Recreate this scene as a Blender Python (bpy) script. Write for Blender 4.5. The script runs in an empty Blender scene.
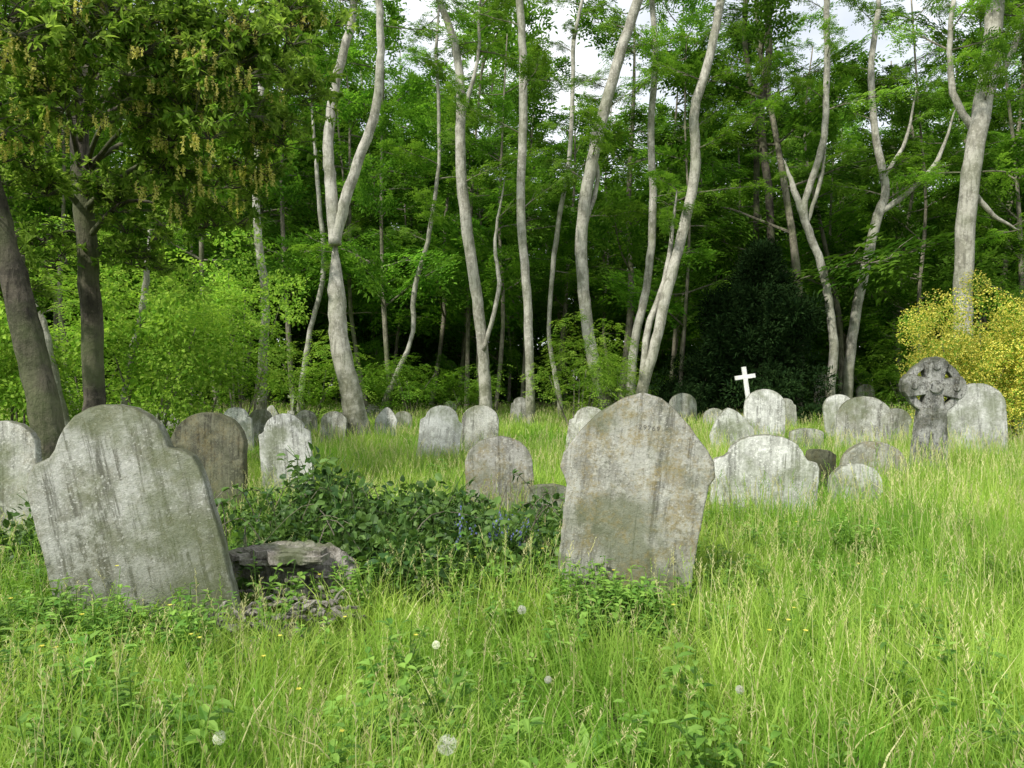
import bpy, math, random, bmesh
from mathutils import Vector, Matrix
random.seed(11)
S=bpy.context.scene
F=740.0; CH=1.4
def gh(x,y):
    return 0.05*math.sin(x*0.9+1.3)*math.cos(y*0.7)+0.03*math.sin(x*2.1+y*1.7)+0.02*math.sin(y*3.1-x)
def W(px,py,d): return Vector(((px-512)/F*d, d, CH+(384-py)/F*d))
def R(a,b): return random.uniform(a,b)

# ---------------- materials ----------------
class N:
    def __init__(s,name):
        s.m=bpy.data.materials.new(name); s.m.use_nodes=True; s.t=s.m.node_tree; s.t.nodes.clear()
    def n(s,ty,**k):
        x=s.t.nodes.new(ty)
        for a,b in k.items(): setattr(x,a,b)
        return x
    def l(s,a,b): s.t.links.new(a,b)
    def noise(s,vec,scale,detail=4,rough=.55):
        x=s.n('ShaderNodeTexNoise'); x.inputs['Scale'].default_value=scale; x.inputs['Detail'].default_value=detail; x.inputs['Roughness'].default_value=rough
        if vec is not None: s.l(vec,x.inputs['Vector'])
        return x.outputs['Fac']
    def mr(s,v,a,b,c=0,d=1):
        x=s.n('ShaderNodeMapRange'); s.l(v,x.inputs[0])
        for i,q in enumerate((a,b,c,d)): x.inputs[i+1].default_value=q
        return x.outputs[0]
    def mix(s,f,a,b,mode='MIX'):
        x=s.n('ShaderNodeMix',data_type='RGBA',blend_type=mode)
        for sock,v in ((x.inputs[0],f),(x.inputs[6],a),(x.inputs[7],b)):
            if isinstance(v,(int,float)): sock.default_value=v
            elif isinstance(v,tuple): sock.default_value=(*v,1)
            else: s.l(v,sock)
        return x.outputs[2]
    def math(s,op,a,b=0.5):
        x=s.n('ShaderNodeMath',operation=op)
        for i,v in enumerate((a,b)):
            if isinstance(v,(int,float)): x.inputs[i].default_value=v
            else: s.l(v,x.inputs[i])
        return x.outputs[0]
    def grey(s,v):
        cb=s.n('ShaderNodeCombineColor')
        for i in range(3): s.l(v,cb.inputs[i])
        return cb.outputs[0]
    def scalevec(s,vec,sc,add=None):
        x=s.n('ShaderNodeMapping'); x.inputs['Scale'].default_value=sc; s.l(vec,x.inputs['Vector'])
        if add is not None: s.l(add,x.inputs['Location'])
        return x.outputs[0]
    def out(s,sh):
        o=s.n('ShaderNodeOutputMaterial'); s.l(sh,o.inputs[0]); return s.m

def leaf_mat(name,a,b,trans=.35,patch=None,gloss=False,bright=(.75,1.2)):
    m=N(name)
    at=m.n('ShaderNodeAttribute',attribute_name='v'); ab=m.n('ShaderNodeAttribute',attribute_name='br')
    oi=m.n('ShaderNodeObjectInfo')
    c=m.mix(at.outputs['Fac'],a,b)
    if patch:
        geo=m.n('ShaderNodeNewGeometry'); nz=m.noise(geo.outputs['Position'],patch[0],2)
        c=m.mix(m.mr(nz,.42,.62),c,m.mix(1.0,c,patch[1],'MULTIPLY'))
    br=m.math('MULTIPLY',m.mr(oi.outputs['Random'],0,1,*bright),m.math('ADD',ab.outputs['Fac'],1.0))
    c=m.mix(1.0,c,m.grey(br),'MULTIPLY')
    if gloss:
        p=m.n('ShaderNodeBsdfPrincipled'); p.inputs['Roughness'].default_value=.5
        p.inputs['Specular IOR Level'].default_value=.3; m.l(c,p.inputs['Base Color'])
    else:
        p=m.n('ShaderNodeBsdfDiffuse'); m.l(c,p.inputs['Color'])
    t=m.n('ShaderNodeBsdfTranslucent'); m.l(m.mix(1.0,c,(1.2,1.25,.7),'MULTIPLY'),t.inputs['Color'])
    x=m.n('ShaderNodeMixShader'); x.inputs[0].default_value=trans
    m.l(p.outputs[0],x.inputs[1]); m.l(t.outputs[0],x.inputs[2])
    return m.out(x.outputs[0])

def stone_mat(name,base,dark,ochre=.0,moss=.3,stain=1.0,speck=.4):
    m=N(name); tc=m.n('ShaderNodeTexCoord'); oi=m.n('ShaderNodeObjectInfo')
    off=m.n('ShaderNodeCombineXYZ')
    m.l(m.math('MULTIPLY',oi.outputs['Random'],37.0),off.inputs[0]); m.l(m.math('MULTIPLY',oi.outputs['Random'],91.0),off.inputs[2])
    P=m.scalevec(tc.outputs['Object'],(1,1,1),off.outputs[0])
    n1=m.noise(P,3.4,10,.72); n2=m.noise(m.scalevec(P,(15,15,1.1)),1.0,8,.75); n3=m.noise(P,38,5,.7); n4=m.noise(P,9,9,.75); n5=m.noise(P,150,3)
    c=m.mix(m.mr(n1,.43,.58,0,.85*stain),base,dark)
    c=m.mix(m.mr(n2,.5,.6,0,.9*stain),c,tuple(q*.5 for q in dark))
    c=m.mix(m.mr(n2,.42,.34,0,.7),c,tuple(min(1,q*1.3) for q in base))
    c=m.mix(m.mr(n4,.52,.6,0,.65),c,tuple(min(1,q*1.32) for q in base))
    c=m.mix(m.mr(n3,.55,.64,0,speck),c,tuple(q*.38 for q in dark))
    c=m.mix(m.mr(m.noise(P,60,3),.6,.67,0,.7),c,tuple(min(1,q*1.4) for q in base))
    c=m.mix(m.math('MULTIPLY',m.mr(m.noise(P,1.9,7,.65),.48,.6,0,.7),stain),c,(dark[0]*.55,dark[1]*.63,dark[2]*.38))
    if ochre>0:
        o=m.math('MULTIPLY',m.mr(m.noise(P,5.5,9,.8),.47,.6),m.mr(n3,.38,.55,.1,1))
        c=m.mix(m.math('MULTIPLY',o,ochre),c,(.27,.21,.08))
    sep=m.n('ShaderNodeSeparateXYZ'); m.l(tc.outputs['Object'],sep.inputs[0])
    low=m.math('MULTIPLY',m.mr(sep.outputs[2],.05,.75,1,0),m.mr(n4,.35,.6,.3,1))
    c=m.mix(m.math('MULTIPLY',low,moss),c,(.075,.095,.035))
    geo=m.n('ShaderNodeNewGeometry'); sn=m.n('ShaderNodeSeparateXYZ'); m.l(geo.outputs['Normal'],sn.inputs[0])
    c=m.mix(m.math('MULTIPLY',m.mr(sn.outputs[2],.1,.7,0,.85),m.mr(n4,.36,.5)),c,(.07,.075,.04))
    c=m.mix(1.0,c,m.grey(m.mr(oi.outputs['Random'],0,1,.85,1.15)),'MULTIPLY')
    p=m.n('ShaderNodeBsdfPrincipled'); p.inputs['Roughness'].default_value=.92; p.inputs['Specular IOR Level'].default_value=.2
    m.l(c,p.inputs['Base Color'])
    h=m.math('ADD',m.math('MULTIPLY',n3,.7),m.math('ADD',m.math('MULTIPLY',n4,1.6),m.math('MULTIPLY',n5,.3)))
    b=m.n('ShaderNodeBump'); b.inputs['Strength'].default_value=.6; b.inputs['Distance'].default_value=.014
    m.l(h,b.inputs['Height']); m.l(b.outputs[0],p.inputs['Normal'])
    return m.out(p.outputs[0])

def bark_mat(name,a,b,green=.3,sc=1.0,rough=.75,bump=.04,foot=.0):
    m=N(name); tc=m.n('ShaderNodeTexCoord'); P=tc.outputs['Object']
    n1=m.noise(P,2.6*sc,8,.7); n2=m.noise(m.scalevec(P,(14,14,2.5)),1.0*sc,6,.65); n3=m.noise(P,13*sc,6,.75)
    c=m.mix(m.mr(n1,.43,.57),a,b)
    c=m.mix(m.mr(n2,.5,.62,0,rough),c,tuple(q*.45 for q in b))
    c=m.mix(m.mr(n3,.55,.62,0,.6),c,tuple(min(.8,q*1.25) for q in a))
    c=m.mix(m.mr(m.noise(P,1.1*sc,5),.48,.62,0,green),c,(.12,.15,.06))
    if foot:
        sep=m.n('ShaderNodeSeparateXYZ'); m.l(P,sep.inputs[0])
        c=m.mix(m.math('MULTIPLY',m.mr(sep.outputs[2],.2,2.6,foot,0),m.mr(n1,.35,.55,.3,1)),c,(.09,.10,.045))
    p=m.n('ShaderNodeBsdfPrincipled'); p.inputs['Roughness'].default_value=.9; p.inputs['Specular IOR Level'].default_value=.2
    m.l(c,p.inputs['Base Color'])
    bp=m.n('ShaderNodeBump'); bp.inputs['Strength'].default_value=.8; bp.inputs['Distance'].default_value=bump
    m.l(m.math('ADD',n2,n3),bp.inputs['Height']); m.l(bp.outputs[0],p.inputs['Normal'])
    return m.out(p.outputs[0])

M_ash=leaf_mat('ash_leaves',(.09,.21,.025),(.25,.42,.055),.45)
M_forest=leaf_mat('forest_leaves',(.065,.17,.02),(.19,.36,.045),.45,None,False,(.6,1.3))
M_bright=leaf_mat('young_leaves',(.15,.31,.035),(.36,.52,.085),.45)
M_oak=leaf_mat('oak_leaves',(.13,.26,.035),(.46,.62,.14),.5,(.8,(.7,.75,.65)),False)
M_cat=leaf_mat('catkins',(.46,.42,.12),(.68,.64,.25),.4)
M_yew=leaf_mat('yew_needles',(.014,.034,.012),(.035,.07,.02),.1)
M_grass=leaf_mat('grass_blades',(.20,.36,.05),(.50,.63,.15),.5,(.5,(.55,.74,.52)),False,(.9,1.1))
M_straw=leaf_mat('dry_grass',(.48,.47,.20),(.66,.63,.36),.35)
M_weed=leaf_mat('weed_leaves',(.09,.22,.03),(.26,.43,.075),.35,None,True)
M_bram=leaf_mat('bramble_leaves',(.035,.10,.022),(.16,.29,.055),.3,None,True)
M_yel=leaf_mat('yellow_flowers',(.62,.55,.08),(.85,.80,.20),.35)
M_white=leaf_mat('seed_fluff',(.65,.65,.62),(.8,.8,.78),.4)
M_blue=leaf_mat('bluebell_petals',(.20,.24,.55),(.34,.36,.68),.3)
M_pale=stone_mat('weathered_pale_stone',(.46,.46,.42),(.24,.24,.205),.15,.5,1)
M_left=stone_mat('streaked_pale_stone',(.47,.47,.435),(.255,.255,.205),.1,.75,1,.4)
M_white_st=stone_mat('white_marble',(.64,.64,.605),(.33,.33,.295),.0,.45,.9,.35)
M_lich=stone_mat('lichen_stone',(.40,.395,.355),(.215,.21,.18),.65,.5,.95,.55)
M_dark=stone_mat('dark_mossy_stone',(.14,.14,.095),(.065,.065,.048),.25,.8,1,.5)
M_gran=stone_mat('rough_granite',(.34,.34,.32),(.09,.09,.085),.1,.2,1,1)
M_bark=bark_mat('pale_bark',(.47,.455,.39),(.27,.26,.21),.3,1,.6,.03,.8)
M_barkd=bark_mat('dark_bark',(.12,.105,.08),(.055,.05,.038),.5)
M_barkf=bark_mat('forest_bark',(.26,.24,.18),(.13,.12,.085),.5)
M_wood=bark_mat('rotten_wood',(.40,.375,.33),(.17,.155,.125),.7,3.0,.6)
m=N('soil_ground'); g=m.n('ShaderNodeNewGeometry')
c=m.mix(m.mr(m.noise(g.outputs['Position'],1.2,8,.6),.4,.62),(.08,.12,.025),(.10,.09,.045))
c=m.mix(m.mr(m.noise(g.outputs['Position'],30,5,.6),.45,.6),c,(.05,.06,.02))
p=m.n('ShaderNodeBsdfPrincipled'); p.inputs['Roughness'].default_value=1; m.l(c,p.inputs['Base Color'])
b=m.n('ShaderNodeBump'); b.inputs['Distance'].default_value=.05; m.l(m.noise(g.outputs['Position'],14,8),b.inputs['Height']); m.l(b.outputs[0],p.inputs['Normal'])
M_ground=m.out(p.outputs[0])
m=N('engraving'); p=m.n('ShaderNodeBsdfPrincipled'); p.inputs['Base Color'].default_value=(.13,.125,.105,1); p.inputs['Roughness'].default_value=1; M_eng=m.out(p.outputs[0])

# ---------------- mesh helpers ----------------
class B:
    def __init__(s): s.V=[]; s.F=[]; s.A=[]; s.M=[]
    def add(s,vs,fs,v=.5,mi=0):
        o=len(s.V); s.V+= [tuple(q) for q in vs]; s.A+=[v]*len(vs)
        for f in fs: s.F.append(tuple(i+o for i in f)); s.M.append(mi)
    def obj(s,name,mats,coll=None,smooth=False,parent=None):
        me=bpy.data.meshes.new(name); me.from_pydata(s.V,[],s.F)
        a=me.attributes.new('v','FLOAT','POINT'); a.data.foreach_set('value',s.A)
        for q in mats: me.materials.append(q)
        me.polygons.foreach_set('material_index',s.M)
        if smooth: me.polygons.foreach_set('use_smooth',[True]*len(s.F))
        me.update(); o=bpy.data.objects.new(name,me)
        (coll or S.collection).objects.link(o)
        if parent: o.parent=parent
        return o
def rv():
    z=R(-1,1); a=R(0,6.283); r=math.sqrt(1-z*z); return Vector((r*math.cos(a),r*math.sin(a),z))
def clamp(v): return min(1,max(0,v))
def leaf(b,p,d,n,L,w,v=None,mi=0,full=False,fold=.18):
    d=d.normalized(); s=d.cross(n)
    if s.length<1e-3: s=d.cross(Vector((1,.3,.2)))
    s.normalize(); n=s.cross(d); v=R(0,1) if v is None else v
    if not full:
        b.add([p,p+d*L*.45+s*w/2+n*w*fold,p+d*L-n*L*.08,p+d*L*.45-s*w/2+n*w*fold],[(0,1,2),(0,2,3)],v,mi)
    else:
        c1=p+d*L*.3; c2=p+d*L*.68-n*L*.04; t=p+d*L-n*L*.16
        b.add([p,c1,c2,t,c1+s*w*.5+n*w*fold,c2+s*w*.42+n*w*fold*.7,c1-s*w*.5+n*w*fold,c2-s*w*.42+n*w*fold*.7],
              [(0,4,1),(1,4,5,2),(2,5,3),(0,1,6),(1,2,7,6),(2,3,7)],v,mi)
def tube(b,path,rad,sides=8,v=.5,mi=0,lump=0):
    n=len(path); D=(path[-1]-path[0]).normalized()
    ref=min([Vector((1,0,0)),Vector((0,1,0)),Vector((0,0,1))],key=lambda q:abs(q.dot(D)))
    vs=[];fs=[]
    for i,p in enumerate(path):
        t=(path[min(i+1,n-1)]-path[max(i-1,0)]).normalized()
        u=t.cross(ref).normalized(); w=t.cross(u)
        for k in range(sides):
            a=k*6.2832/sides; r=rad[i]*(1+(R(-lump,lump) if lump else 0)); vs.append(p+u*math.cos(a)*r+w*math.sin(a)*r)
    for i in range(n-1):
        for k in range(sides):
            k2=(k+1)%sides; fs.append((i*sides+k,i*sides+k2,(i+1)*sides+k2,(i+1)*sides+k))
    fs.append(tuple(range(sides))[::-1]); fs.append(tuple((n-1)*sides+k for k in range(sides)))
    b.add(vs,fs,v,mi)
def smooth(pts,rad,k=5,j=0.0):
    out=[];ro=[]; n=len(pts)
    for i in range(n-1):
        p0=pts[max(i-1,0)];p1=pts[i];p2=pts[i+1];p3=pts[min(i+2,n-1)]
        for q in range(k):
            t=q/k; t2=t*t;t3=t2*t
            p=.5*((2*p1)+(p2-p0)*t+(2*p0-5*p1+4*p2-p3)*t2+(3*p1-p0-3*p2+p3)*t3)
            out.append(p+Vector((R(-j,j),R(-j,j),0))); ro.append(rad[i]*(1-t)+rad[i+1]*t)
    out.append(pts[-1].copy()); ro.append(rad[-1]); return out,ro

# ---------------- instancing ----------------
groups={}
def proto(key): return bpy.data.collections.new(key)
def group_for(coll,real):
    key=(coll.name,real)
    if key in groups: return groups[key]
    g=bpy.data.node_groups.new('scatter_'+coll.name,'GeometryNodeTree')
    g.interface.new_socket('Geometry',in_out='INPUT',socket_type='NodeSocketGeometry')
    g.interface.new_socket('Geometry',in_out='OUTPUT',socket_type='NodeSocketGeometry')
    i=g.nodes.new('NodeGroupInput'); o=g.nodes.new('NodeGroupOutput')
    ci=g.nodes.new('GeometryNodeCollectionInfo'); ci.inputs['Collection'].default_value=coll
    ci.inputs['Separate Children'].default_value=True; ci.inputs['Reset Children'].default_value=True
    ip=g.nodes.new('GeometryNodeInstanceOnPoints'); ip.inputs['Pick Instance'].default_value=True
    def na(nm,ty):
        x=g.nodes.new('GeometryNodeInputNamedAttribute'); x.data_type=ty; x.inputs['Name'].default_value=nm
        return next(q for q in x.outputs if q.enabled and q.name=='Attribute')
    e=g.nodes.new('FunctionNodeEulerToRotation')
    L=g.links.new
    L(i.outputs[0],ip.inputs['Points']); L(ci.outputs[0],ip.inputs['Instance']); L(na('idx','INT'),ip.inputs['Instance Index'])
    L(na('rot','FLOAT_VECTOR'),e.inputs[0]); L(e.outputs[0],ip.inputs['Rotation']); L(na('scl','FLOAT_VECTOR'),ip.inputs['Scale'])
    if real:
        rl=g.nodes.new('GeometryNodeRealizeInstances'); L(ip.outputs[0],rl.inputs[0]); L(rl.outputs[0],o.inputs[0])
    else: L(ip.outputs[0],o.inputs[0])
    groups[key]=g; return g
def scatter(name,pts,coll,parent=None,real=True,dest=None):
    n=len(pts); nc=len(coll.objects)
    me=bpy.data.meshes.new(name); me.from_pydata([tuple(p[0]) for p in pts],[],[])
    a=me.attributes.new('rot','FLOAT_VECTOR','POINT'); a.data.foreach_set('vector',[q for p in pts for q in p[1]])
    a=me.attributes.new('scl','FLOAT_VECTOR','POINT'); a.data.foreach_set('vector',[q for p in pts for q in (p[2] if isinstance(p[2],tuple) else (p[2],)*3)])
    a=me.attributes.new('idx','INT','POINT'); a.data.foreach_set('value',[p[3] if len(p)>3 else random.randrange(nc) for p in pts])
    if real:
        a=me.attributes.new('br','FLOAT','POINT'); a.data.foreach_set('value',[R(-.3,.25) for _ in range(n)])
    o=bpy.data.objects.new(name,me); (dest or S.collection).objects.link(o)
    md=o.modifiers.new('scatter','NODES'); md.node_group=group_for(coll,real)
    if parent: o.parent=parent
    return o

# ---------------- prototypes ----------------
UP=Vector((0,0,1))
def compound(b,s,d,ll,vv,pairs=3):
    side=d.cross(UP).normalized(); nn=(UP+rv()*.35).normalized()
    for j in range(pairs+1):
        p=s+d*(.05+j*ll*.6)+Vector((0,0,-.1*ll*j*j))
        if j==pairs: leaf(b,p,d,nn,ll,ll*.45,vv)
        else:
            for sg in (-1,1): leaf(b,p,(d*.55+side*sg+rv()*.15),nn,ll*R(.8,1.1),ll*.42,clamp(vv+R(-.2,.2)))
def branch_proto(key,mat,bark,nsp=22,ncl=8,ll=.13,k=6,L=3.0,droop=.1):
    c=proto(key)
    for q in range(k):
        b=B(); P=[Vector((L*t,R(-.12,.12)*L*t,-droop*L*t*t+R(-.03,.03)*L*t)) for t in (0,.25,.5,.75,1)]
        pp,rr=smooth(P,[.035,.028,.02,.012,.005],3); tube(b,pp,rr,5,.5,1)
        for i in range(nsp):
            u=.22+.8*(i+R(0,1))/nsp; kk=min(len(pp)-1,int(u*(len(pp)-1))); s=pp[kk]
            sl=R(.25,1.0)*(1.15-.6*u)*L*.3; az=R(-1.2,1.2); sg=random.choice((-1,1))
            d=Vector((math.cos(az)*.6,sg*R(.3,1),R(-.45,.6))).normalized(); e=s+d*sl+Vector((0,0,-.08*sl)); tube(b,[s,(s+e)/2+Vector((0,0,.03)),e],[.010,.007,.003],3,.5,1)
            vv=R(0,1)
            for j in range(ncl):
                a=R(0,6.283); dd=(d*.5+Vector((math.cos(a),math.sin(a),R(-.5,.3)))).normalized()
                compound(b,e+rv()*.12-d*R(0,.3)*sl,dd,ll*R(.85,1.15),clamp(vv+R(-.2,.2)))
        b.obj('%s_%02d'%(key,q),[mat,bark],c)
    return c
def ash_proto(key,mat,n=20,ll=.10,k=5):
    c=proto(key)
    for q in range(k):
        b=B()
        for i in range(n):
            a=R(0,6.283); r=math.sqrt(R(0,1))*.42; s=Vector((math.cos(a)*r,math.sin(a)*r,R(-.16,.16)))
            compound(b,s,Vector((math.cos(a+R(-.6,.6)),math.sin(a+R(-.6,.6)),R(-.5,.25))).normalized(),ll,R(0,1))
        b.obj('%s_%02d'%(key,q),[mat],c)
    return c
def broad_proto(key,mats,n=110,rad=(.4,.4,.3),L=.09,w=.055,k=4,full=False,extra=None,droop=.2,upn=.7):
    c=proto(key)
    for q in range(k):
        b=B()
        for i in range(n):
            d=rv(); r=R(.25,1)**.6; s=Vector((d.x*rad[0]*r,d.y*rad[1]*r,d.z*rad[2]*r))
            dd=(d+rv()*.7-UP*droop).normalized()
            leaf(b,s,dd,(UP*upn+rv()*.7).normalized(),L*R(.7,1.2),w*R(.8,1.2),full=full)
        if extra: extra(b)
        b.obj('%s_%02d'%(key,q),mats,c)
    return c
C_ashb=branch_proto('ash_branch',M_ash,M_barkf)
C_forb=branch_proto('forest_branch',M_forest,M_barkf,nsp=20,ncl=6,ll=.19)
C_brib=branch_proto('young_branch',M_bright,M_barkf,nsp=14,ncl=6,ll=.15,k=4)
C_ash=ash_proto('ash_spray',M_ash,16,.12)
C_bri=ash_proto('young_spray',M_bright,14,.12)
C_thick=broad_proto('thicket_mass',[M_forest],n=900,rad=(3,3,2.6),L=.5,w=.32,k=4)
C_oak=proto('oak_spray')
for q in range(6):
    b=B()
    for t in range(9):
        a=R(0,6.283); tip=Vector((math.cos(a),math.sin(a),R(-.3,.5))).normalized()*R(.15,.38)
        tube(b,[Vector((0,0,-.05)),tip*.6,tip],[.006,.004,.002],4,.3,1); vv=R(0,1)**1.3
        for i in range(9):
            d=(tip.normalized()*.6+rv()).normalized(); leaf(b,tip*R(.75,1.05),d,(UP+rv()*.5).normalized(),R(.08,.125),R(.03,.045),clamp(vv+R(-.2,.2)),full=True)
    b.obj('oak_spray_%02d'%q,[M_oak,M_barkd],C_oak)
C_cat=proto('catkin_spray')
for q in range(4):
    b=B()
    for i in range(7):
        p=Vector((R(-.13,.13),R(-.13,.13),R(-.05,.08))); L=R(.09,.18)
        for t in range(10):
            for s in range(3): leaf(b,p+Vector((R(-.007,.007),R(-.007,.007),-L*t/10)),rv()-UP*.5,rv(),.024,.017,None,0)
    b.obj('catkin_%02d'%q,[M_cat],C_cat)
C_yew=broad_proto('yew_spray',[M_yew],n=150,rad=(.38,.38,.32),L=.15,w=.045,k=4,droop=-.3)
C_bush=broad_proto('shrub_spray',[M_bright],n=70,L=.105,w=.07,k=5)
def yx(b):
    for i in range(130):
        d=rv(); leaf(b,Vector((d.x*.38,d.y*.38,d.z*.36)),rv(),d+rv()*.5,.055,.045,None,1)
C_yel=broad_proto('yellow_shrub_spray',[M_bright,M_yel],n=70,L=.075,w=.04,k=4,extra=yx)
def brx(b):
    for i in range(3):
        d=rv(); d.z=abs(d.z); tube(b,[Vector((0,0,-.15)),d*.12,d*.24],[.004,.003,.002],4,.6,0)
C_bram=broad_proto('bramble_spray',[M_bram],n=22,rad=(.19,.19,.15),L=.07,w=.046,k=8,full=True,extra=brx,upn=.9)
C_weed=proto('weed_plant')
for q in range(6):
    b=B()
    for s in range(5):
        a=R(0,6.28); top=Vector((math.cos(a)*.09,math.sin(a)*.09,R(.16,.34)))
        tube(b,[Vector((0,0,0)),top*.5+Vector((0,0,.02)),top],[.004,.003,.002],4,.6)
        for i in range(11):
            t=R(.15,1); az=R(0,6.28); leaf(b,top*t,Vector((math.cos(az),math.sin(az),R(-.1,.5))),UP,R(.035,.07),R(.016,.03),full=True)
    b.obj('weed_%02d'%q,[M_weed],C_weed)
C_dock=proto('dock_rosette')
for q in range(3):
    b=B()
    for i in range(13):
        a=i*2.4+R(-.3,.3); leaf(b,Vector((0,0,.01)),Vector((math.cos(a),math.sin(a),R(.3,1.3))),UP,R(.12,.24),R(.035,.06),full=True)
    b.obj('dock_%02d'%q,[M_weed],C_dock)
def blade(b,p,az,h,w,bend,v,mi=0,seg=4):
    dx,dy=math.cos(az),math.sin(az); ta=az+R(.8,2.3); sx,sy=math.cos(ta)*w/2,math.sin(ta)*w/2; vs=[]
    for i in range(seg+1):
        t=i/seg; o=bend*h*t*t; z=h*(t-.35*bend*t*t*t); k=(1-t**2.2)+.04
        c=(p[0]+dx*o,p[1]+dy*o,p[2]+z)
        vs.append((c[0]-sx*k,c[1]-sy*k,c[2])); vs.append((c[0]+sx*k,c[1]+sy*k,c[2]))
    b.add(vs,[(2*i,2*i+1,2*i+3,2*i+2) for i in range(seg)],v,mi)
def seedhead(b,p,az,h,v,mi,sc=1):
    blade(b,p,az,h,.0028*sc,.18,v,mi); dx,dy=math.cos(az),math.sin(az)
    for i in range(12):
        t=.75+.25*i/12; o=.18*h*t*t; z=h*(t-.063*t**3)
        sp=.025*(1-(t-.75)/.27)
        leaf(b,Vector((p[0]+dx*o,p[1]+dy*o,p[2]+z)),Vector((R(-1,1),R(-1,1),1.3)),rv(),(.012+sp*.6),.004*sc,v,mi)
def grass_tile(key,size,n,hh,w,k,seeds=0,straw=.04,per=26,sig=.07,seg=3):
    c=proto(key); H=size/2
    for q in range(k):
        b=B(); cnt=0
        while cnt<n:
            cx,cy=R(-H,H),R(-H,H); th=R(.42,1.2); tv=R(0,1)
            for i in range(per):
                x=cx+random.gauss(0,sig); y=cy+random.gauss(0,sig); mi=1 if R(0,1)<straw else 0
                blade(b,(x,y,-.06),R(0,6.283),(R(*hh)+.04)*th,w*R(.6,1.3),R(.05,.85),clamp(tv*.6+R(0,.5)),mi,seg); cnt+=1
        for i in range(seeds):
            seedhead(b,(R(-H,H),R(-H,H),0),R(0,6.283),hh[1]*R(.95,1.35),R(.2,1),1 if R(0,1)<.6 else 0,max(1,w/.008))
        b.obj('%s_%02d'%(key,q),[M_grass,M_straw],c)
    return c
C_g1=grass_tile('grass_near',.6,1450,(.14,.40),.0068,8,34,.05)
C_g2=grass_tile('grass_mid',1.0,2000,(.18,.46),.011,6,70,.05,26,.09)
C_g3=grass_tile('grass_far',2.0,2600,(.22,.48),.025,5,70,.05,30,.16)

# ---------------- ground ----------------
xs=sorted(set([-400,-250,-150,-90,-60,-45]+[i*.5 for i in range(-60,61)]+[45,60,90,150,250,400]))
ys=sorted(set([-400,-200,-100,-50,-25,-12,-6]+[i*.5 for i in range(-6,90)]+[50,60,80,120,200,300,450]))
b=B(); b.add([(x,y,gh(x,y) if abs(x)<31 and -5<y<46 else 0) for y in ys for x in xs],
  [(j*len(xs)+i,j*len(xs)+i+1,(j+1)*len(xs)+i+1,(j+1)*len(xs)+i) for j in range(len(ys)-1) for i in range(len(xs)-1)])
b.obj('ground',[M_ground],smooth=True)

# ---------------- headstones ----------------
def prof(kind,w,h):
    a=w/2
    def arc(cx,cz,rx,rz,a0,a1,n=14):
        return [(cx+rx*math.cos(math.radians(a0+(a1-a0)*i/n)),cz+rz*math.sin(math.radians(a0+(a1-a0)*i/n))) for i in range(n+1)]
    if kind=='round': top=arc(0,h-a*.85,a,a*.85,0,180,22)
    elif kind=='low': top=arc(0,h-a*.3,a,a*.3,8,172,12)
    elif kind=='half': top=arc(0,h-a*.8,a,a*.8,0,180,20)
    elif kind=='shoulder':
        s=a*.78; hz=h-a*.66
        top=[(a,hz-a*.2)]+arc(a*.9,hz-a*.18,a*.1,a*.12,0,90,4)+arc(0,hz,s,a*.66,2,178,18)+arc(-a*.9,hz-a*.18,a*.1,a*.12,90,180,4)
    elif kind=='gothic':
        top=[(a,h-a*1.15)]+[(a*(1-t)**.75*1.0,h-a*1.15*(1-t)**1.25) for t in [i/10 for i in range(1,10)]]+[(0,h)]
        top+= [(-x,z) for x,z in top[-2::-1]]
    elif kind=='wide':
        top=[(a,h*.66),(a*.96,h*.72),(a*.78,h*.75)]+[(a*.70*math.cos(math.radians(q))*1.0,h*.78+h*.22*math.sin(math.radians(q))) for q in range(5,180,10)]+[(-a*.78,h*.75),(-a*.96,h*.72),(-a,h*.66)]
    out=[]
    for x,z in top:
        if not out or abs(out[-1][0]-x)+abs(out[-1][1]-z)>.002: out.append((x,z))
    return out
def fin(o,w=.01,seg=2):
    bm=bmesh.new(); bm.from_mesh(o.data); bmesh.ops.recalc_face_normals(bm,faces=bm.faces); bm.to_mesh(o.data); bm.free()
    md=o.modifiers.new('bevel','BEVEL'); md.width=w; md.segments=seg; md.limit_method='ANGLE'; md.angle_limit=math.radians(40)
def headstone(name,outline,w,x,y,thick,roll,yaw,pitch,mat,bury=.35):
    pts=[(w/2 if outline[0][0]>0 else -w/2,-bury)]+outline+[(-w/2 if outline[0][0]>0 else w/2,-bury)]
    # subdivide long edges so the weathered outline can wander slightly
    q=[]
    for i,(a,c) in enumerate(zip(pts,pts[1:]+pts[:1])):
        q.append(a); L=math.hypot(c[0]-a[0],c[1]-a[1]); k=int(L/.06)
        if i<len(pts)-1:
            for j in range(1,k): q.append((a[0]+(c[0]-a[0])*j/k,a[1]+(c[1]-a[1])*j/k))
    pts=[(px+R(-.004,.004),pz+R(-.004,.004)) for px,pz in q]
    n=len(pts); t=thick/2
    b=B(); b.add([(q[0],-t,q[1]) for q in pts]+[(q[0],t,q[1]) for q in pts],
        [tuple(range(n))[::-1],tuple(range(n,2*n))]+[(i,(i+1)%n,n+(i+1)%n,n+i) for i in range(n)])
    o=b.obj(name,[mat])
    fin(o,.012,3)
    o.location=(x,y,gh(x,y)); o.rotation_euler=(math.radians(pitch),math.radians(roll),math.radians(yaw)); return o
u=4.2/F*.95
OL=[(86,60),(83.5,95),(81,122),(76,134),(68,142),(55,147),(53,160),(50,172),(42,184),(30,194),(15,201),(0,204),(-14,203),(-28,198),(-40,190),(-49,180),(-55,170),(-62,163),(-76,161),(-85,152),(-90,138),(-89,90)]
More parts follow.
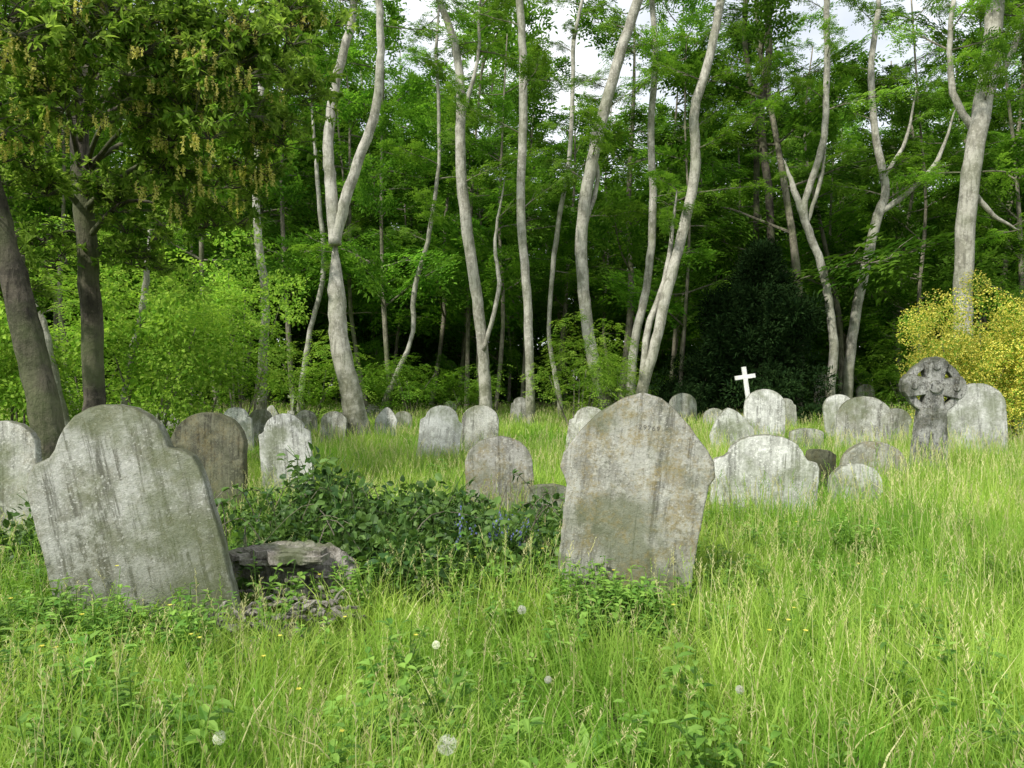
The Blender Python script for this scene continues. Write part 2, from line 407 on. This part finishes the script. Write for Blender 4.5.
headstone('shouldered_headstone',[(a*u,z*u*1.05+.12) for a,z in OL],174*u,(155-512)/F*4.2,4.2,.11,-13,7,-2,M_left)
u=4.65/F
OC=[(66,22),(70,80),(73,103),(77.5,112),(76,126),(68,138),(56,151),(40,167.5),(30,177),(18,184),(0,187.5),(-17,181),(-30,172),(-41,164),(-50,153),(-58,143),(-68,128),(-73,119),(-74,104),(-70,96),(-66.5,88),(-66,30)]
cs=headstone('pointed_headstone',[(a*u,z*u+.2) for a,z in OC],134*u,(620-512)*u,4.65,.10,6,-8,-2,M_lich)
tc=bpy.data.curves.new('engraved_number','FONT'); tc.body='29769'; tc.size=.042; tc.align_x='CENTER'; tc.extrude=.0005; tc.space_character=1.3; tc.materials.append(M_eng)
to=bpy.data.objects.new('engraved_number',tc); S.collection.objects.link(to); to.parent=cs; to.location=(.06,-.0512,(187-36)*u+.2); to.rotation_euler=(math.radians(90),0,0)
ST=[ # cx, topy, d, wpx, kind, roll, yaw, mat
(8,421,5.9,66,'round',-3,5,M_pale),(207,412,7.2,82,'round',-2,-10,M_dark),(239,407,13,32,'shoulder',-5,0,M_white_st),(258,409,15,24,'round',5,0,M_pale),
(291,413,8.7,50,'shoulder',-5,6,M_white_st),(331,411,16,26,'round',6,0,M_pale),(307,410,18,22,'round',-4,0,M_pale),(384,407,17,22,'gothic',4,0,M_white_st),(403,411,20,18,'round',0,0,M_pale),
(345,412,19,20,'shoulder',-7,0,M_pale),(436,405,12.5,42,'shoulder',7,12,M_white_st),(479,405,13.5,37,'round',2,0,M_pale),(502,436,7.2,68,'round',-3,0,M_lich),(548,484,7.0,42,'low',0,8,M_pale),
(582,406,10.5,42,'shoulder',8,-10,M_pale),(684,393,22,27,'round',-3,0,M_pale),(714,408,20,22,'round',3,0,M_pale),(736,407,13,44,'gothic',-9,0,M_white_st),
(764,389,15,42,'round',2,6,M_white_st),(762,434,7.3,103,'wide',2,-5,M_white_st),(816,449,8.6,34,'low',10,20,M_dark),(806,428,13,34,'low',0,0,M_pale),
(862,396,13,54,'round',5,-8,M_pale),(843,394,16,30,'round',-6,0,M_white_st),(893,408,15,30,'round',3,0,M_pale),(871,441,9.2,66,'half',3,0,M_lich),
(857,463,7.8,52,'half',-3,0,M_white_st),(979,383,12.5,56,'round',-3,-6,M_white_st),
(725,377,29,15,'round',3,0,M_lich),(742,388,27,14,'shoulder',0,0,M_lich),(822,373,30,16,'gothic',0,0,M_lich),(652,396,26,16,'round',-4,0,M_pale),(700,398,27,14,'round',4,0,M_pale),(788,398,20,20,'shoulder',-6,0,M_pale),
(372,404,24,14,'round',4,0,M_pale),(518,397,23,18,'shoulder',5,0,M_pale),(450,401,25,13,'round',0,0,M_pale),(270,405,22,14,'gothic',3,0,M_pale),(360,408,22,16,'round',-5,0,M_pale),
(868,384,25,18,'round',-3,0,M_lich),(935,404,18,24,'shoulder',6,0,M_pale),(165,410,17,26,'round',4,0,M_pale),(-40,405,9,60,'shoulder',4,0,M_pale),(1075,405,12,58,'round',-4,0,M_pale),(1030,412,17,34,'gothic',4,0,M_pale)]
for cx,ty,d,wp,kd,ro,ya,mt in ST:
    w=wp*d/F; h=max(.3,CH-(ty-384)*d/F)
    headstone({'round':'round_top_headstone','low':'low_gravestone','half':'low_rounded_gravestone','shoulder':'shouldered_headstone','gothic':'gothic_headstone','wide':'wide_scroll_headstone'}[kd],
       prof(kd,w,h-gh((cx-512)/F*d,d)),w,(cx-512)/F*d,d,.09 if d<20 else .11,ro,ya,R(-5,4),mt)

def extr(b,poly,t0,t1):
    n=len(poly); b.add([(x,t0,z) for x,z in poly]+[(x,t1,z) for x,z in poly],[tuple(range(n)),tuple(range(n,2*n))[::-1]]+[(n+i,n+(i+1)%n,(i+1)%n,i) for i in range(n)])
d=10.0; cz=CH-2*d/F; Rr=.38
b=B()
poly=[]
for k in range(4):
    a=math.pi/2*k
    for (r,t) in ((Rr*.98,-.44),(Rr*1.05,-.22),(Rr*1.07,0),(Rr*1.05,.22),(Rr*.98,.44)): poly.append((r*math.cos(a+t),cz+r*math.sin(a+t)))
    poly.append((.16*math.cos(a+.785),cz+.16*math.sin(a+.785)))
extr(b,poly,-.09,.09)
n=40; ro,ri=Rr*.96,Rr*.70
vs=[(r*math.cos(i*6.2832/n),t,cz+r*math.sin(i*6.2832/n)) for t in (-.06,.06) for r in (ri,ro) for i in range(n)]
fs=[]
for i in range(n):
    j=(i+1)%n; fs+=[(i,j,n+j,n+i),(2*n+i,3*n+i,3*n+j,2*n+j),(n+i,n+j,3*n+j,3*n+i),(i,2*n+i,2*n+j,j)]
b.add(vs,fs)
extr(b,[(-.26,-.3),(.26,-.3),(.26,.3),(-.26,.3)],-.17,.17)
extr(b,[(-.22,.29),(.22,.29),(.16,cz-.29),(-.16,cz-.29)],-.105,.105)
extr(b,[(.09*math.cos(i*.5236),cz+.09*math.sin(i*.5236)) for i in range(12)],-.12,.12)
for a in range(4):
    q=a*math.pi/2; extr(b,[(.27*math.cos(q)+.055*math.cos(i*.785),cz+.27*math.sin(q)+.055*math.sin(i*.785)) for i in range(8)],-.106,.106)
extr(b,[(-.14,.38),(.14,.38),(.10,cz-.42),(-.10,cz-.42)],-.116,.116)
o=b.obj('celtic_cross_monument',[M_gran]); fin(o,.014)
x=(927-512)/F*d; o.location=(x,d,gh(x,d)); o.rotation_euler=(0,math.radians(3),math.radians(-6))
def latin(name,cx,topy,d,wpx,roll,mat):
    b=B(); u=d/F; h=CH-(topy-384)*u; w=wpx*u; t=w*.11
    extr(b,[(-t,.55),(t,.55),(t,h-w*.62),(w/2,h-w*.62),(w/2,h-w*.62+2*t),(t,h-w*.62+2*t),(t,h),(-t,h),(-t,h-w*.62+2*t),(-w/2,h-w*.62+2*t),(-w/2,h-w*.62),(-t,h-w*.62)],-t*.8,t*.8)
    extr(b,[(-w*.4,.3),(w*.4,.3),(w*.33,.57),(-w*.33,.57)],-w*.33,w*.33); extr(b,[(-w*.6,-.2),(w*.6,-.2),(w*.6,.31),(-w*.6,.31)],-w*.5,w*.5)
    o=b.obj(name,[mat]); fin(o,.01); x=(cx-512)*u; o.location=(x,d,0); o.rotation_euler=(0,math.radians(roll),math.radians(-6))
M_wh=stone_mat('clean_white_marble',(.7,.7,.68),(.55,.55,.53),0,.2,.4,.15)
latin('white_marble_cross',755,366,17,20,-8,M_wh); latin('small_stone_cross',291,391,23,11,4,M_pale)

# ---------------- trees ----------------
def limbs(path,rad,start,nl,length,cl,el=(-.05,.8)):
    n=len(path)
    for i in range(nl):
        t=start+(1-start)*(i+R(0,1))/nl; k=min(n-1,int(t*(n-1)))
        L=length*R(.65,1.25)*(1-.4*(t-start)/(1-start+1e-6)); az=i*2.4+R(-.7,.7)
        cl.append((path[k].copy(),(R(-.4,.4),-R(*el),az),L/3.0))
def traced(name,d,branches,mat,coll,crown=None,yj=.25,ws=.86):
    b=B(); cl=[]
    for bi,br in enumerate(branches):
        pts=[];rr=[]; yo=R(-yj,yj); top=br[-1][1]<60
        for i,(px,py,w) in enumerate(br):
            dd=d+(yo*i*.6 if bi else yo*math.sin(i*1.3)*.8)
            if bi and i==0: dd=d
            pts.append(W(px+(R(-2,2) if i else 0),py,dd)); rr.append(w*ws*dd/F/2)
        if not top: rr[-1]=.015
        if bi==0:
            g=pts[0]; pts.insert(0,Vector((g.x,g.y,-.25))); rr.insert(0,rr[0]*1.45); rr[1]*=1.1
        pp,r2=smooth(pts,rr,6,.016); tube(b,pp,r2,12,.5,0,.05)
        if not top:
            for q in range(3): cl.append((pp[-1-q*2].copy(),(R(-.4,.4),-R(-.1,.8),R(0,6.28)),R(.25,.45)))
        elif crown:
            dirv=(pts[-1]-pts[-2]).normalized(); dirv=(dirv+UP*.7).normalized(); r=rr[-1]
            ex=[pts[-1]+dirv*q*crown['up']/3+Vector((R(-.25,.25),R(-.25,.25),0))*q for q in range(4)]
            pe,re=smooth(ex,[r,r*.7,r*.45,.02],3); tube(b,pe,re,8)
            limbs(pp[len(pp)//2:]+pe,None,crown.get('st',.25),crown['nl'],crown['len'],cl)
    o=b.obj(name,[mat],smooth=True)
    if cl: scatter('foliage',cl,coll,o)
    return o
cr=dict(up=3.5,nl=12,len=2.0,st=.05)
traced('ash_tree',16.5,[[(358,436,28),(350,395,25),(340,340,22),(336,290,20),(335,240,19)],[(335,245,15),(329,190,14),(327,140,12),(338,80,11),(352,20,9),(356,-30,8)],[(335,242,13),(346,205,13),(358,165,12),(374,110,11),(380,50,9),(378,-20,8)]],M_bark,C_ashb,dict(up=2.5,nl=6,len=1.6,st=.4))
traced('ash_tree',21,[[(486,410,14),(484,360,13),(478,300,13),(466,220,13),(461,150,12),(460,90,10),(452,40,9),(432,-20,7)],[(484,350,5),(500,290,5),(495,240,4),(505,180,3)],[(461,120,5),(478,60,4),(480,10,3)]],M_bark,C_ashb,cr)
traced('ash_tree',19.5,[[(531,428,11),(529,360,10),(526,290,10),(520,210,10),(523,120,10),(521,40,9),(518,-40,8)]],M_bark,C_ashb,dict(up=3,nl=9,len=1.8,st=.1))
traced('ash_tree',21,[[(604,400,14),(592,350,14),(583,300,14),(583,240,14),(592,170,14),(606,100,13),(626,40,12),(648,-25,11)],[(583,230,6),(600,180,5),(592,140,5),(610,90,4)]],M_bark,C_ashb,cr)
traced('ash_tree',20.5,[[(640,400,13),(655,350,12),(668,295,12),(682,240,12),(694,170,12),(696,110,11),(712,50,10),(725,-20,9)],[(642,392,9),(648,330,8),(668,270,7),(676,190,5)],],M_bark,C_ashb,cr)
traced('ash_tree',22,[[(630,400,10),(636,340,10),(647,280,9),(654,210,9),(650,130,8),(654,50,7),(650,-20,6)]],M_bark,C_ashb,dict(up=3,nl=9,len=1.8,st=.1))
traced('ash_tree',24,[[(847,402,12),(853,340,11),(865,270,11),(880,215,11),(884,190,9),(876,130,8),(870,70,7),(878,10,6)],[(881,212,7),(912,190,6),(938,160,5),(955,110,4)],[(882,180,5),(905,140,4),(915,90,3)]],M_bark,C_ashb,cr)
traced('ash_tree',17,[[(960,400,21),(962,340,20),(964,280,20),(970,200,20),(980,120,20),(990,60,19),(998,-20,18)],[(978,135,9),(955,100,8),(948,50,6),(955,0,5)],[(972,190,7),(992,215,5),(1020,230,4)],[(985,100,8),(1010,60,7),(1030,0,6)]],M_bark,C_ashb,dict(up=3,nl=10,len=2.0,st=.1))
traced('ash_tree',23,[[(830,402,10),(832,350,10),(829,300,9),(820,260,9),(806,225,9),(795,190,7),(784,160,5)],[(818,255,8),(806,210,7),(822,150,8),(826,100,7),(828,20,7),(825,-20,6)],[(806,225,5),(820,180,5),(824,140,4)]],M_bark,C_ashb,cr)
traced('ash_tree',26,[[(772,400,9),(770,300,9),(770,200,9),(762,120,9),(768,50,8),(765,-10,7)]],M_barkd,C_ashb,cr)
traced('ash_tree',27,[[(757,400,8),(757,300,8),(756,200,7),(755,120,7),(745,40,6),(748,-10,6)]],M_barkd,C_ashb,cr)
traced('ash_tree',18,[[(260,425,12),(262,370,11),(264,300,10),(258,230,9),(256,170,8),(262,110,7),(258,30,6)]],M_bark,C_brib,dict(up=1,nl=6,len=1.1,st=.2))
traced('ash_tree',13,[[(125,420,10),(130,375,10),(140,320,9),(148,280,7),(150,230,4)]],M_bark,C_brib,None)
traced('ash_tree',12,[[(66,440,13),(54,380,13),(42,330,11),(30,290,8)]],M_bark,C_brib,None)
traced('young_tree',24,[[(385,402,7),(412,340,5),(416,290,6),(430,230,5),(440,150,4),(436,50,4)]],M_bark,C_ashb,cr)
traced('young_tree',26,[[(300,402,7),(310,330,6),(322,270,6),(318,180,5),(310,60,5)]],M_bark,C_ashb,cr)
traced('young_tree',25,[[(560,402,6),(548,330,5),(556,240,6),(570,150,5),(575,40,5)]],M_bark,C_ashb,cr)

# near oak with drooping sprays and catkins
b=B(); cl=[]; ca=[]; st=[]
for d,br in ((8.0,[(52,470,34),(42,400,32),(24,320,29),(6,250,26),(-14,170,22),(-30,80,18)]),(10.5,[(96,450,23),(94,400,22),(90,300,21),(84,210,20),(80,130,18),(92,50,14),(100,-40,12)])):
    pts=[W(px,py,d) for px,py,w in br]; rr=[w*.92*d/F/2 for *_,w in br]; pts.insert(0,Vector((pts[0].x,pts[0].y,-.2))); rr.insert(0,rr[0]*1.3)
    pp,r2=smooth(pts,rr,6,.012); tube(b,pp,r2,14,.5,0,.04); st.append((pp,r2))
for (px,py,d,sp,nn) in ((10,30,7,.6,18),(70,10,7.5,.6,22),(130,40,7.6,.55,28),(190,20,8,.6,28),(250,45,8.2,.5,26),(300,15,9,.5,20),(215,100,8,.5,26),(150,110,8.2,.5,24),(60,90,8,.5,18),(10,130,8.5,.5,16),(40,180,9.5,.5,18),(110,190,10.2,.5,20),(170,170,9.0,.5,24),(200,215,9.8,.5,24),(140,250,10.5,.45,18),(-10,260,9,.4,14),(10,290,9.5,.3,8),(-60,60,7,.8,18),(-80,200,8,.7,18),(270,130,9.2,.4,18),(240,170,9.4,.4,16),(20,70,10.5,.8,22),(120,60,11,.8,22),(225,60,9,.6,26),(40,240,10,.35,10),(300,85,9.5,.35,12)):
    T=W(px,py,d); pp,r2=st[1] if px>30 else st[0]
    zs=[q for q in range(len(pp)) if pp[q].z<max(T.z-.1,2.4)] or [len(pp)//2]; k=min(zs[-1],len(pp)-2); s=pp[k]
    mid=(s+T)/2+Vector((R(-.2,.2),R(-.2,.2),.35)); P,r3=smooth([s,mid,T],[r2[k]*.4,.025,.008],5); tube(b,P,r3,6)
    for q in range(nn):
        v=rv()*sp*R(.2,1.2); v.z*=.8; c=T+v; cl.append((c,(R(-.4,.4),R(-.4,.4),R(0,6.28)),R(.7,1.15)))
        if q%5==0:
            w=T+rv()*sp*.6; tube(b,[P[-3],(P[-3]+w)/2+Vector((0,0,.06)),w],[.012,.008,.003],4)
        if R(0,1)<.24 and py<175: ca.append((c+Vector((0,-.2,-.1)),(0,0,R(0,6)),R(.8,1.3)))
o=b.obj('holm_oak_tree',[M_barkd],smooth=True); scatter('foliage',cl,C_oak,o); scatter('catkins',ca,C_cat,o)

# woodland: six whole-tree crowns instanced, trunks as real mesh following each instance
C_tree=proto('woodland_tree'); TP=[]
for k in range(7):
    cl=[]; H=18.0
    lean=Vector((R(-.1,.1),R(-.1,.1),1)); pts=[Vector((0,0,-.3))]+[lean*H*t+Vector((R(-.4,.4),R(-.4,.4),0)) for t in (.25,.5,.75,1)]
    r=R(.1,.17); pp,r2=smooth(pts,[r*1.15,r*.9,r*.7,r*.45,.03],3); TP.append((pp,r2))
    limbs(pp,r2,R(.22,.34),18,H*.225,cl)
    scatter('woodland_tree_%02d'%k,cl,C_forb,None,True,C_tree)
b=B(); cl=[]; y=26.0
while y<60:
    stepx=3.5+(y-25)*.05; x=-46-(y-25)*.3
    while x<46+(y-25)*.3:
        X,Y=x+R(-1.5,1.5),y+R(-1.6,1.6); x+=stepx
        px=512+X/Y*F
        if px<-420 or px>1440: continue
        H=R(15.5,20.5) if Y<40 else R(18,23)
        if 470<px<760 or 830<px<960: H*=.84
        k=random.randrange(len(TP)); s=H/18; az=R(0,6.283); base=Vector((X,Y,0))
        sx=s*R(.85,1.1) if Y<36 else s*R(1.05,1.3); M=Matrix.Rotation(az,3,'Z')
        tube(b,[base+M@Vector((q.x*sx,q.y*sx,q.z*s)) for q in TP[k][0]],[r*s*R(.8,1.05) for r in TP[k][1]],7)
        cl.append((base,(0,0,az),(sx,sx,s),k))
    y+=4.8
wood=b.obj('woodland',[M_barkf],smooth=True); scatter('foliage',cl,C_tree,wood,False)
cl=[]
for i in range(300):
    y=R(31,56); x=R(-1.05,1.05)*y; zt=R(.1,4) if y>44 else R(.1,1.6)
    cl.append((Vector((x,y,zt)),(R(-.4,.4),-R(-.1,1.1),R(0,6.28)),R(1.2,2.0) if y>44 else R(.5,1)))
scatter('woodland_understorey',cl,C_forb,None,False)
cl=[]
for i in range(34):
    for j in range(5):
        cl.append((Vector((-70+i*4.25+R(-1,1),R(60,67),1.5+j*3.6+R(-.8,.8))),(R(-.3,.3),R(-.3,.3),R(0,6.28)),R(.9,1.25)))
        if j<3: cl.append((Vector((-70+i*4.25+R(-2,2),R(67,73),2+j*3.6)),(0,0,R(0,6.28)),1.3))
scatter('distant_trees',cl,C_thick,None,False)

def shrub(name,px,d,rx,h,n,coll,sc=(.6,1.1),stems=6,z0=.1,mat=M_barkf):
    b=B(); cx=(px-512)/F*d
    blobs=[(Vector((cx+R(-.6,.6)*rx,d+R(-.5,.5)*rx,R(z0+.2,.85)*h)),R(.25,.5)) for _ in range(10)]
    for c,_ in blobs[:stems]:
        s=Vector((cx+R(-.2,.2),d+R(-.2,.2),-.1)); P,r=smooth([s,(s+c)/2+Vector((R(-.1,.1),0,.15)),c],[.03,.02,.008],4); tube(b,P,r,5)
    cl=[]
    for i in range(n):
        c,k=random.choice(blobs); v=rv(); rr=R(.3,1)**.5
        p=c+Vector((v.x*rx*k*rr*1.2,v.y*rx*k*rr*1.2,v.z*h*k*rr*.8)); p.z=max(z0,p.z)
        cl.append((p,(R(-.4,.4),R(-.4,.4),R(0,6.28)),R(*sc)))
    o=b.obj(name,[mat],smooth=True); scatter('foliage',cl,coll,o)
shrub('yellow_flowering_shrub',965,15.2,1.4,3.0,180,C_yel,(.5,.85))
shrub('yellow_flowering_shrub',1025,15.0,1.4,3.3,160,C_yel,(.5,.85))
shrub('elder_shrub',575,19,1.5,2.9,130,C_bri,(.35,.7))
shrub('elder_shrub',612,21,1.2,2.3,60,C_bri,(.35,.7))
for px,d,rx,h,n in ((205,15,1.9,3.4,130),(150,13,1.5,3.6,110),(20,14,1.8,2.4,110),(310,22,1.6,3,80),(-60,12,2,4,110),(90,18,2.2,5,130),(240,17,1.5,5,90),(410,24,2,2.6,80),(470,25,1.8,2,60),(700,27,2.2,2.6,80),(900,24,2,3.4,100),(1060,22,2.5,6,130)):
    shrub('hazel_shrub',px,d,rx,h,n,(C_bush if px in(20,150,240,-60) else C_bri) if px<330 else C_ash,(.5,1.05))
b=B(); cl=[]; cx=(762-512)/F*24
tube(b,[Vector((cx,24,-.2)),Vector((cx+.1,24,3)),Vector((cx,24,6))],[.22,.15,.03],8)
for i in range(430):
    t=R(0,1)**.8; z=.3+5.4*t; r=(2.15*(1-t**1.6)+.2)*R(.45,1.12)*(1+.22*math.sin(z*2.1)); a=R(0,6.283)
    cl.append((Vector((cx+r*math.cos(a)-.35*(1-t),24+r*math.sin(a),z)),(R(-.4,.4),R(-.4,.4),a),R(.7,1.3)))
o=b.obj('yew_tree',[M_barkd]); scatter('foliage',cl,C_yew,o)
shrub('holly_bush',690,25,1.4,2.4,90,C_yew,(.7,1.1))

# ---------------- undergrowth ----------------
def inside(x,y,cx,cy,rx,ry): return ((x-cx)/rx)**2+((y-cy)/ry)**2
cl=[]
mounds=[(-1.0,5.8,1.25,.7,.42,240),(-.25,5.3,.7,.5,.34,120),(-.55,5.0,.9,.35,.28,110),(-2.2,6.2,.6,.5,.34,45),(.1,6.0,.5,.5,.3,45),(-3.2,5.2,.6,.5,.28,50),(-1.6,5.3,.5,.3,.3,50),(-1.5,6.1,.4,.3,.52,40),(-.1,4.75,.4,.2,.2,30)]
for mx,my,rx,ry,h,n in mounds:
    for i in range(n):
        a=R(0,6.283); r=math.sqrt(R(0,1)); x=mx+rx*r*math.cos(a); y=my+ry*r*math.sin(a)
        z=h*math.sqrt(max(0,1-r*r))*R(.4,1.1)*(1+.3*math.sin(x*6+y*4)); cl.append((Vector((x,y,gh(x,y)+max(.04,z))),(R(-.6,.6),R(-.6,.6),R(0,6.28)),R(.6,1.25)))
scatter('bramble_thicket',cl,C_bram)
b=B()
for i in range(34):
    x=R(-2.1,.3); y=R(4.9,6.3); a=R(0,6.28); L=R(.4,.9); p=Vector((x,y,gh(x,y)+.05)); d=Vector((math.cos(a),math.sin(a)*.6,0))
    P,r=smooth([p,p+d*L*.4+UP*R(.35,.6),p+d*L+UP*R(.1,.4)],[.005,.004,.002],5); tube(b,P,r,5,.3,0)
    for q in range(5,len(P)):
        for k in range(3): leaf(b,P[q],rv()+UP*.2,UP+rv()*.4,R(.05,.075),R(.035,.05),None,1,True)
b.obj('bramble_canes',[M_barkf,M_bram])
cl=[]
for cx,cy,rx,ry,n in ((.62,4.1,.3,.25,46),(.8,4.35,.4,.15,24),(-2.4,3.7,1.0,.3,34),(-3.3,4.6,.6,.8,70),(-1.0,4.7,.6,.3,30),(1.3,4.8,.35,.3,24),(.0,4.9,.5,.4,50),(2.3,6,1,.6,60),(-2.3,2.9,.8,.4,20),(-1.2,2.6,.8,.3,14),(-1.8,3.7,.9,.2,14),(-.6,5.6,1,.6,60)):
    for i in range(n):
        x=cx+random.gauss(0,rx*.6); y=cy+random.gauss(0,ry*.6); cl.append((Vector((x,y,gh(x,y))),(R(-.15,.15),R(-.15,.15),R(0,6.28)),R(.6,1.1)))
for i in range(560):
    y=R(1.8,14); x=R(-.85,.85)*y; cl.append((Vector((x,y,gh(x,y))),(R(-.15,.15),R(-.15,.15),R(0,6.28)),R(.6,1.3)))
scatter('weeds',cl,C_weed,None,False)
cl=[]
for i in range(70):
    y=R(1.7,6); x=R(-.8,.1)*y; cl.append((Vector((x,y,gh(x,y))),(0,0,R(0,6.28)),R(.5,.9)))
scatter('dock_plants',cl,C_dock,None,False)

# grass
def gs(x,y):
    s=.95+.2*math.sin(x*1.3+.5*y)*math.cos(y*1.1)+.1*math.sin(3*x+2*y)
    if x>.9: s*=1.15
    for (cx,cy,rx,ry,k) in ((-2.0,3.75,1.1,.6,.38),(.6,4.2,.7,.5,.5),(-1.4,4.4,.85,.75,.33),(-2.2,3.1,1,.5,.8)):
        q=inside(x,y,cx,cy,rx,ry)
        if q<1: s*=k+(1-k)*q
    return max(.3,s)
def field(name,coll,size,y0,y1,k,mul=1.0):
    cl=[]; y=y0
    while y<y1:
        n=int((k*(y+size)+1.4)/size)+1
        for i in range(-n,n+1):
            x=i*size
            s=gs(x,y)*R(.85,1.15)*mul
            if inside(x,y,-.8,5.75,1.2,.75)<1: s*=.6
            cl.append((Vector((x+R(-.1,.1)*size,y+R(-.1,.1)*size,gh(x,y))),(0,0,random.randrange(4)*math.pi/2+R(-.2,.2)),(1.1,1.1,s)))
        y+=size
    scatter(name,cl,coll,None,False)
field('meadow_grass',C_g1,.6,.9,6.6,.8)
field('meadow_grass',C_g2,1.0,6.9,14,.85)
field('meadow_grass',C_g3,2.0,14.6,38,.9)

b=B()
for i in range(26):
    x=R(-.45,.15); y=R(5.0,5.6); h=R(.4,.55); p=Vector((x,y,gh(x,y))); tube(b,[p,p+Vector((.01,0,h*.6)),p+Vector((.05,0,h))],[.003,.0025,.002],4,.5,1)
    for q in range(7):
        c=p+Vector((.05*q/7+R(-.02,.02),R(-.02,.02),h*(.7+.3*q/7)))
        for s in range(5): a=s*1.2566; leaf(b,c,Vector((math.cos(a)*.4,math.sin(a)*.4,-1)),rv(),.022,.009)
b.obj('bluebells',[M_blue,M_weed])
b=B()
for i in range(46):
    y=R(2.2,7); x=R(-.7,.7)*y; h=R(.25,.42); p=Vector((x,y,gh(x,y))); tube(b,[p,p+Vector((R(-.02,.02),0,h*.6)),p+Vector((R(-.03,.03),0,h))],[.002,.0016,.0015],3,.5,1); c=p+Vector((0,0,h))
    for s in range(5): a=s*1.2566; leaf(b,c,Vector((math.cos(a),math.sin(a),.5)),UP,.013,.012)
b.obj('buttercups',[M_yel,M_weed])
def clock(px,py,d,r=.022):
    b=B(); c=W(px,py,d); g=Vector((c.x+.03,c.y+.02,gh(c.x,c.y))); tube(b,[g,(g+c)/2+Vector((.01,0,0)),c],[.0025,.0022,.002],5,.7,1)
    for i in range(110):
        v=rv(); e=c+v*r*R(.85,1.05); s=v.cross(rv()).normalized(); tube(b,[c+v*.004,e],[.0003,.0003],3,.5)
        for q in range(5):
            a=q*1.2566; w=v.cross(s); dd=v*.35+s*math.cos(a)+w*math.sin(a); leaf(b,e,dd,v,.007,.0012,.8)
    b.obj('dandelion_clock',[M_white,M_weed])
for q in ((447,745,2.2,.028),(219,738,2.3,.019),(522,610,3.6,.02),(436,645,3.3,.016),(740,690,2.8,.014),(548,680,2.9,.012)): clock(*q)

# rotten log: collapsed pale trunk piece, flat broken slabs and debris beside the left stone
b=B()
def slab(p,az,tilt,L,w,t):
    n=8; d=Vector((math.cos(az)*math.cos(tilt),math.sin(az)*math.cos(tilt),math.sin(tilt))); s=d.cross(UP).normalized(); nn=s.cross(d); vs=[]
    for i in range(n+1):
        k=w/2*(1-.5*abs(2*i/n-1)**3)*R(.6,1.2); o=p+d*L*i/n+nn*R(-.01,.01)
        for a,c in ((-1,-1),(1,-1),(1,1),(-1,1)): vs.append(o+s*k*a+nn*t/2*c*R(.6,1.2))
    fs=[(4*i+j,4*i+(j+1)%4,4*i+4+(j+1)%4,4*i+4+j) for i in range(n) for j in range(4)]+[(0,1,2,3),(4*n+3,4*n+2,4*n+1,4*n)]
    b.add(vs,fs)
P=[Vector((-1.80,4.9,.11)),Vector((-1.6,4.86,.15)),Vector((-1.4,4.83,.16)),Vector((-1.2,4.8,.15)),Vector((-1.04,4.76,.08))]
pp,r2=smooth(P,[.14,.19,.21,.20,.12],8); tube(b,pp,r2,28,.5,0,.08)
for i in range(9): slab(Vector((R(-1.85,-1.45),R(4.6,4.85),R(.27,.36))),R(-.3,.15),R(-.2,.02),R(.3,.5),R(.16,.3),R(.025,.05))
for i in range(22): slab(Vector((R(-1.85,-1.25),R(4.4,5.0),R(.10,.34))),R(-.7,.5),R(-.4,.2),R(.1,.35),R(.03,.1),R(.01,.03))
for i in range(120): slab(Vector((R(-2.3,-.95),R(3.85,4.6),R(.04,.17))),R(-1.3,1.3),R(-.3,.35),R(.06,.22),R(.015,.05),R(.008,.018))
b.obj('rotten_log',[M_wood])

# ---------------- light, sky, camera ----------------
el,az=math.radians(49),math.radians(-138)
sd=Vector((math.sin(az)*math.cos(el),math.cos(az)*math.cos(el),math.sin(el)))
L=bpy.data.lights.new('sun','SUN'); L.energy=5.0; L.angle=math.radians(3); L.color=(1,.955,.87)
lo=bpy.data.objects.new('sun',L); S.collection.objects.link(lo); lo.rotation_euler=(-sd).to_track_quat('-Z','Y').to_euler()
w=bpy.data.worlds.new('World'); S.world=w; w.use_nodes=True; t=w.node_tree; t.nodes.clear()
sk=t.nodes.new('ShaderNodeTexSky'); sk.sky_type='NISHITA'; sk.sun_disc=False; sk.sun_elevation=el; sk.sun_rotation=az
tcn=t.nodes.new('ShaderNodeTexCoord'); nz=t.nodes.new('ShaderNodeTexNoise'); nz.inputs['Scale'].default_value=3.5; nz.inputs['Detail'].default_value=7
t.links.new(tcn.outputs['Generated'],nz.inputs['Vector'])
mr=t.nodes.new('ShaderNodeMapRange'); mr.inputs[1].default_value=.35; mr.inputs[2].default_value=.6; mr.inputs[3].default_value=.4; mr.inputs[4].default_value=.95; t.links.new(nz.outputs['Fac'],mr.inputs[0])
mx=t.nodes.new('ShaderNodeMix'); mx.data_type='RGBA'; t.links.new(mr.outputs[0],mx.inputs[0]); t.links.new(sk.outputs[0],mx.inputs[6]); mx.inputs[7].default_value=(8.8,9.0,9.2,1)
bg=t.nodes.new('ShaderNodeBackground'); bg.inputs[1].default_value=.15; t.links.new(mx.outputs[2],bg.inputs[0])
wo=t.nodes.new('ShaderNodeOutputWorld'); t.links.new(bg.outputs[0],wo.inputs[0])
S.view_settings.view_transform='Standard'; S.view_settings.look='None'; S.view_settings.exposure=0
cam=bpy.data.cameras.new('camera'); cam.sensor_width=36; cam.lens=26.0; cam.clip_end=1500; cam.clip_start=.05
co=bpy.data.objects.new('camera',cam); S.collection.objects.link(co); co.location=(0,0,CH); co.rotation_euler=(math.radians(90),0,0); S.camera=co
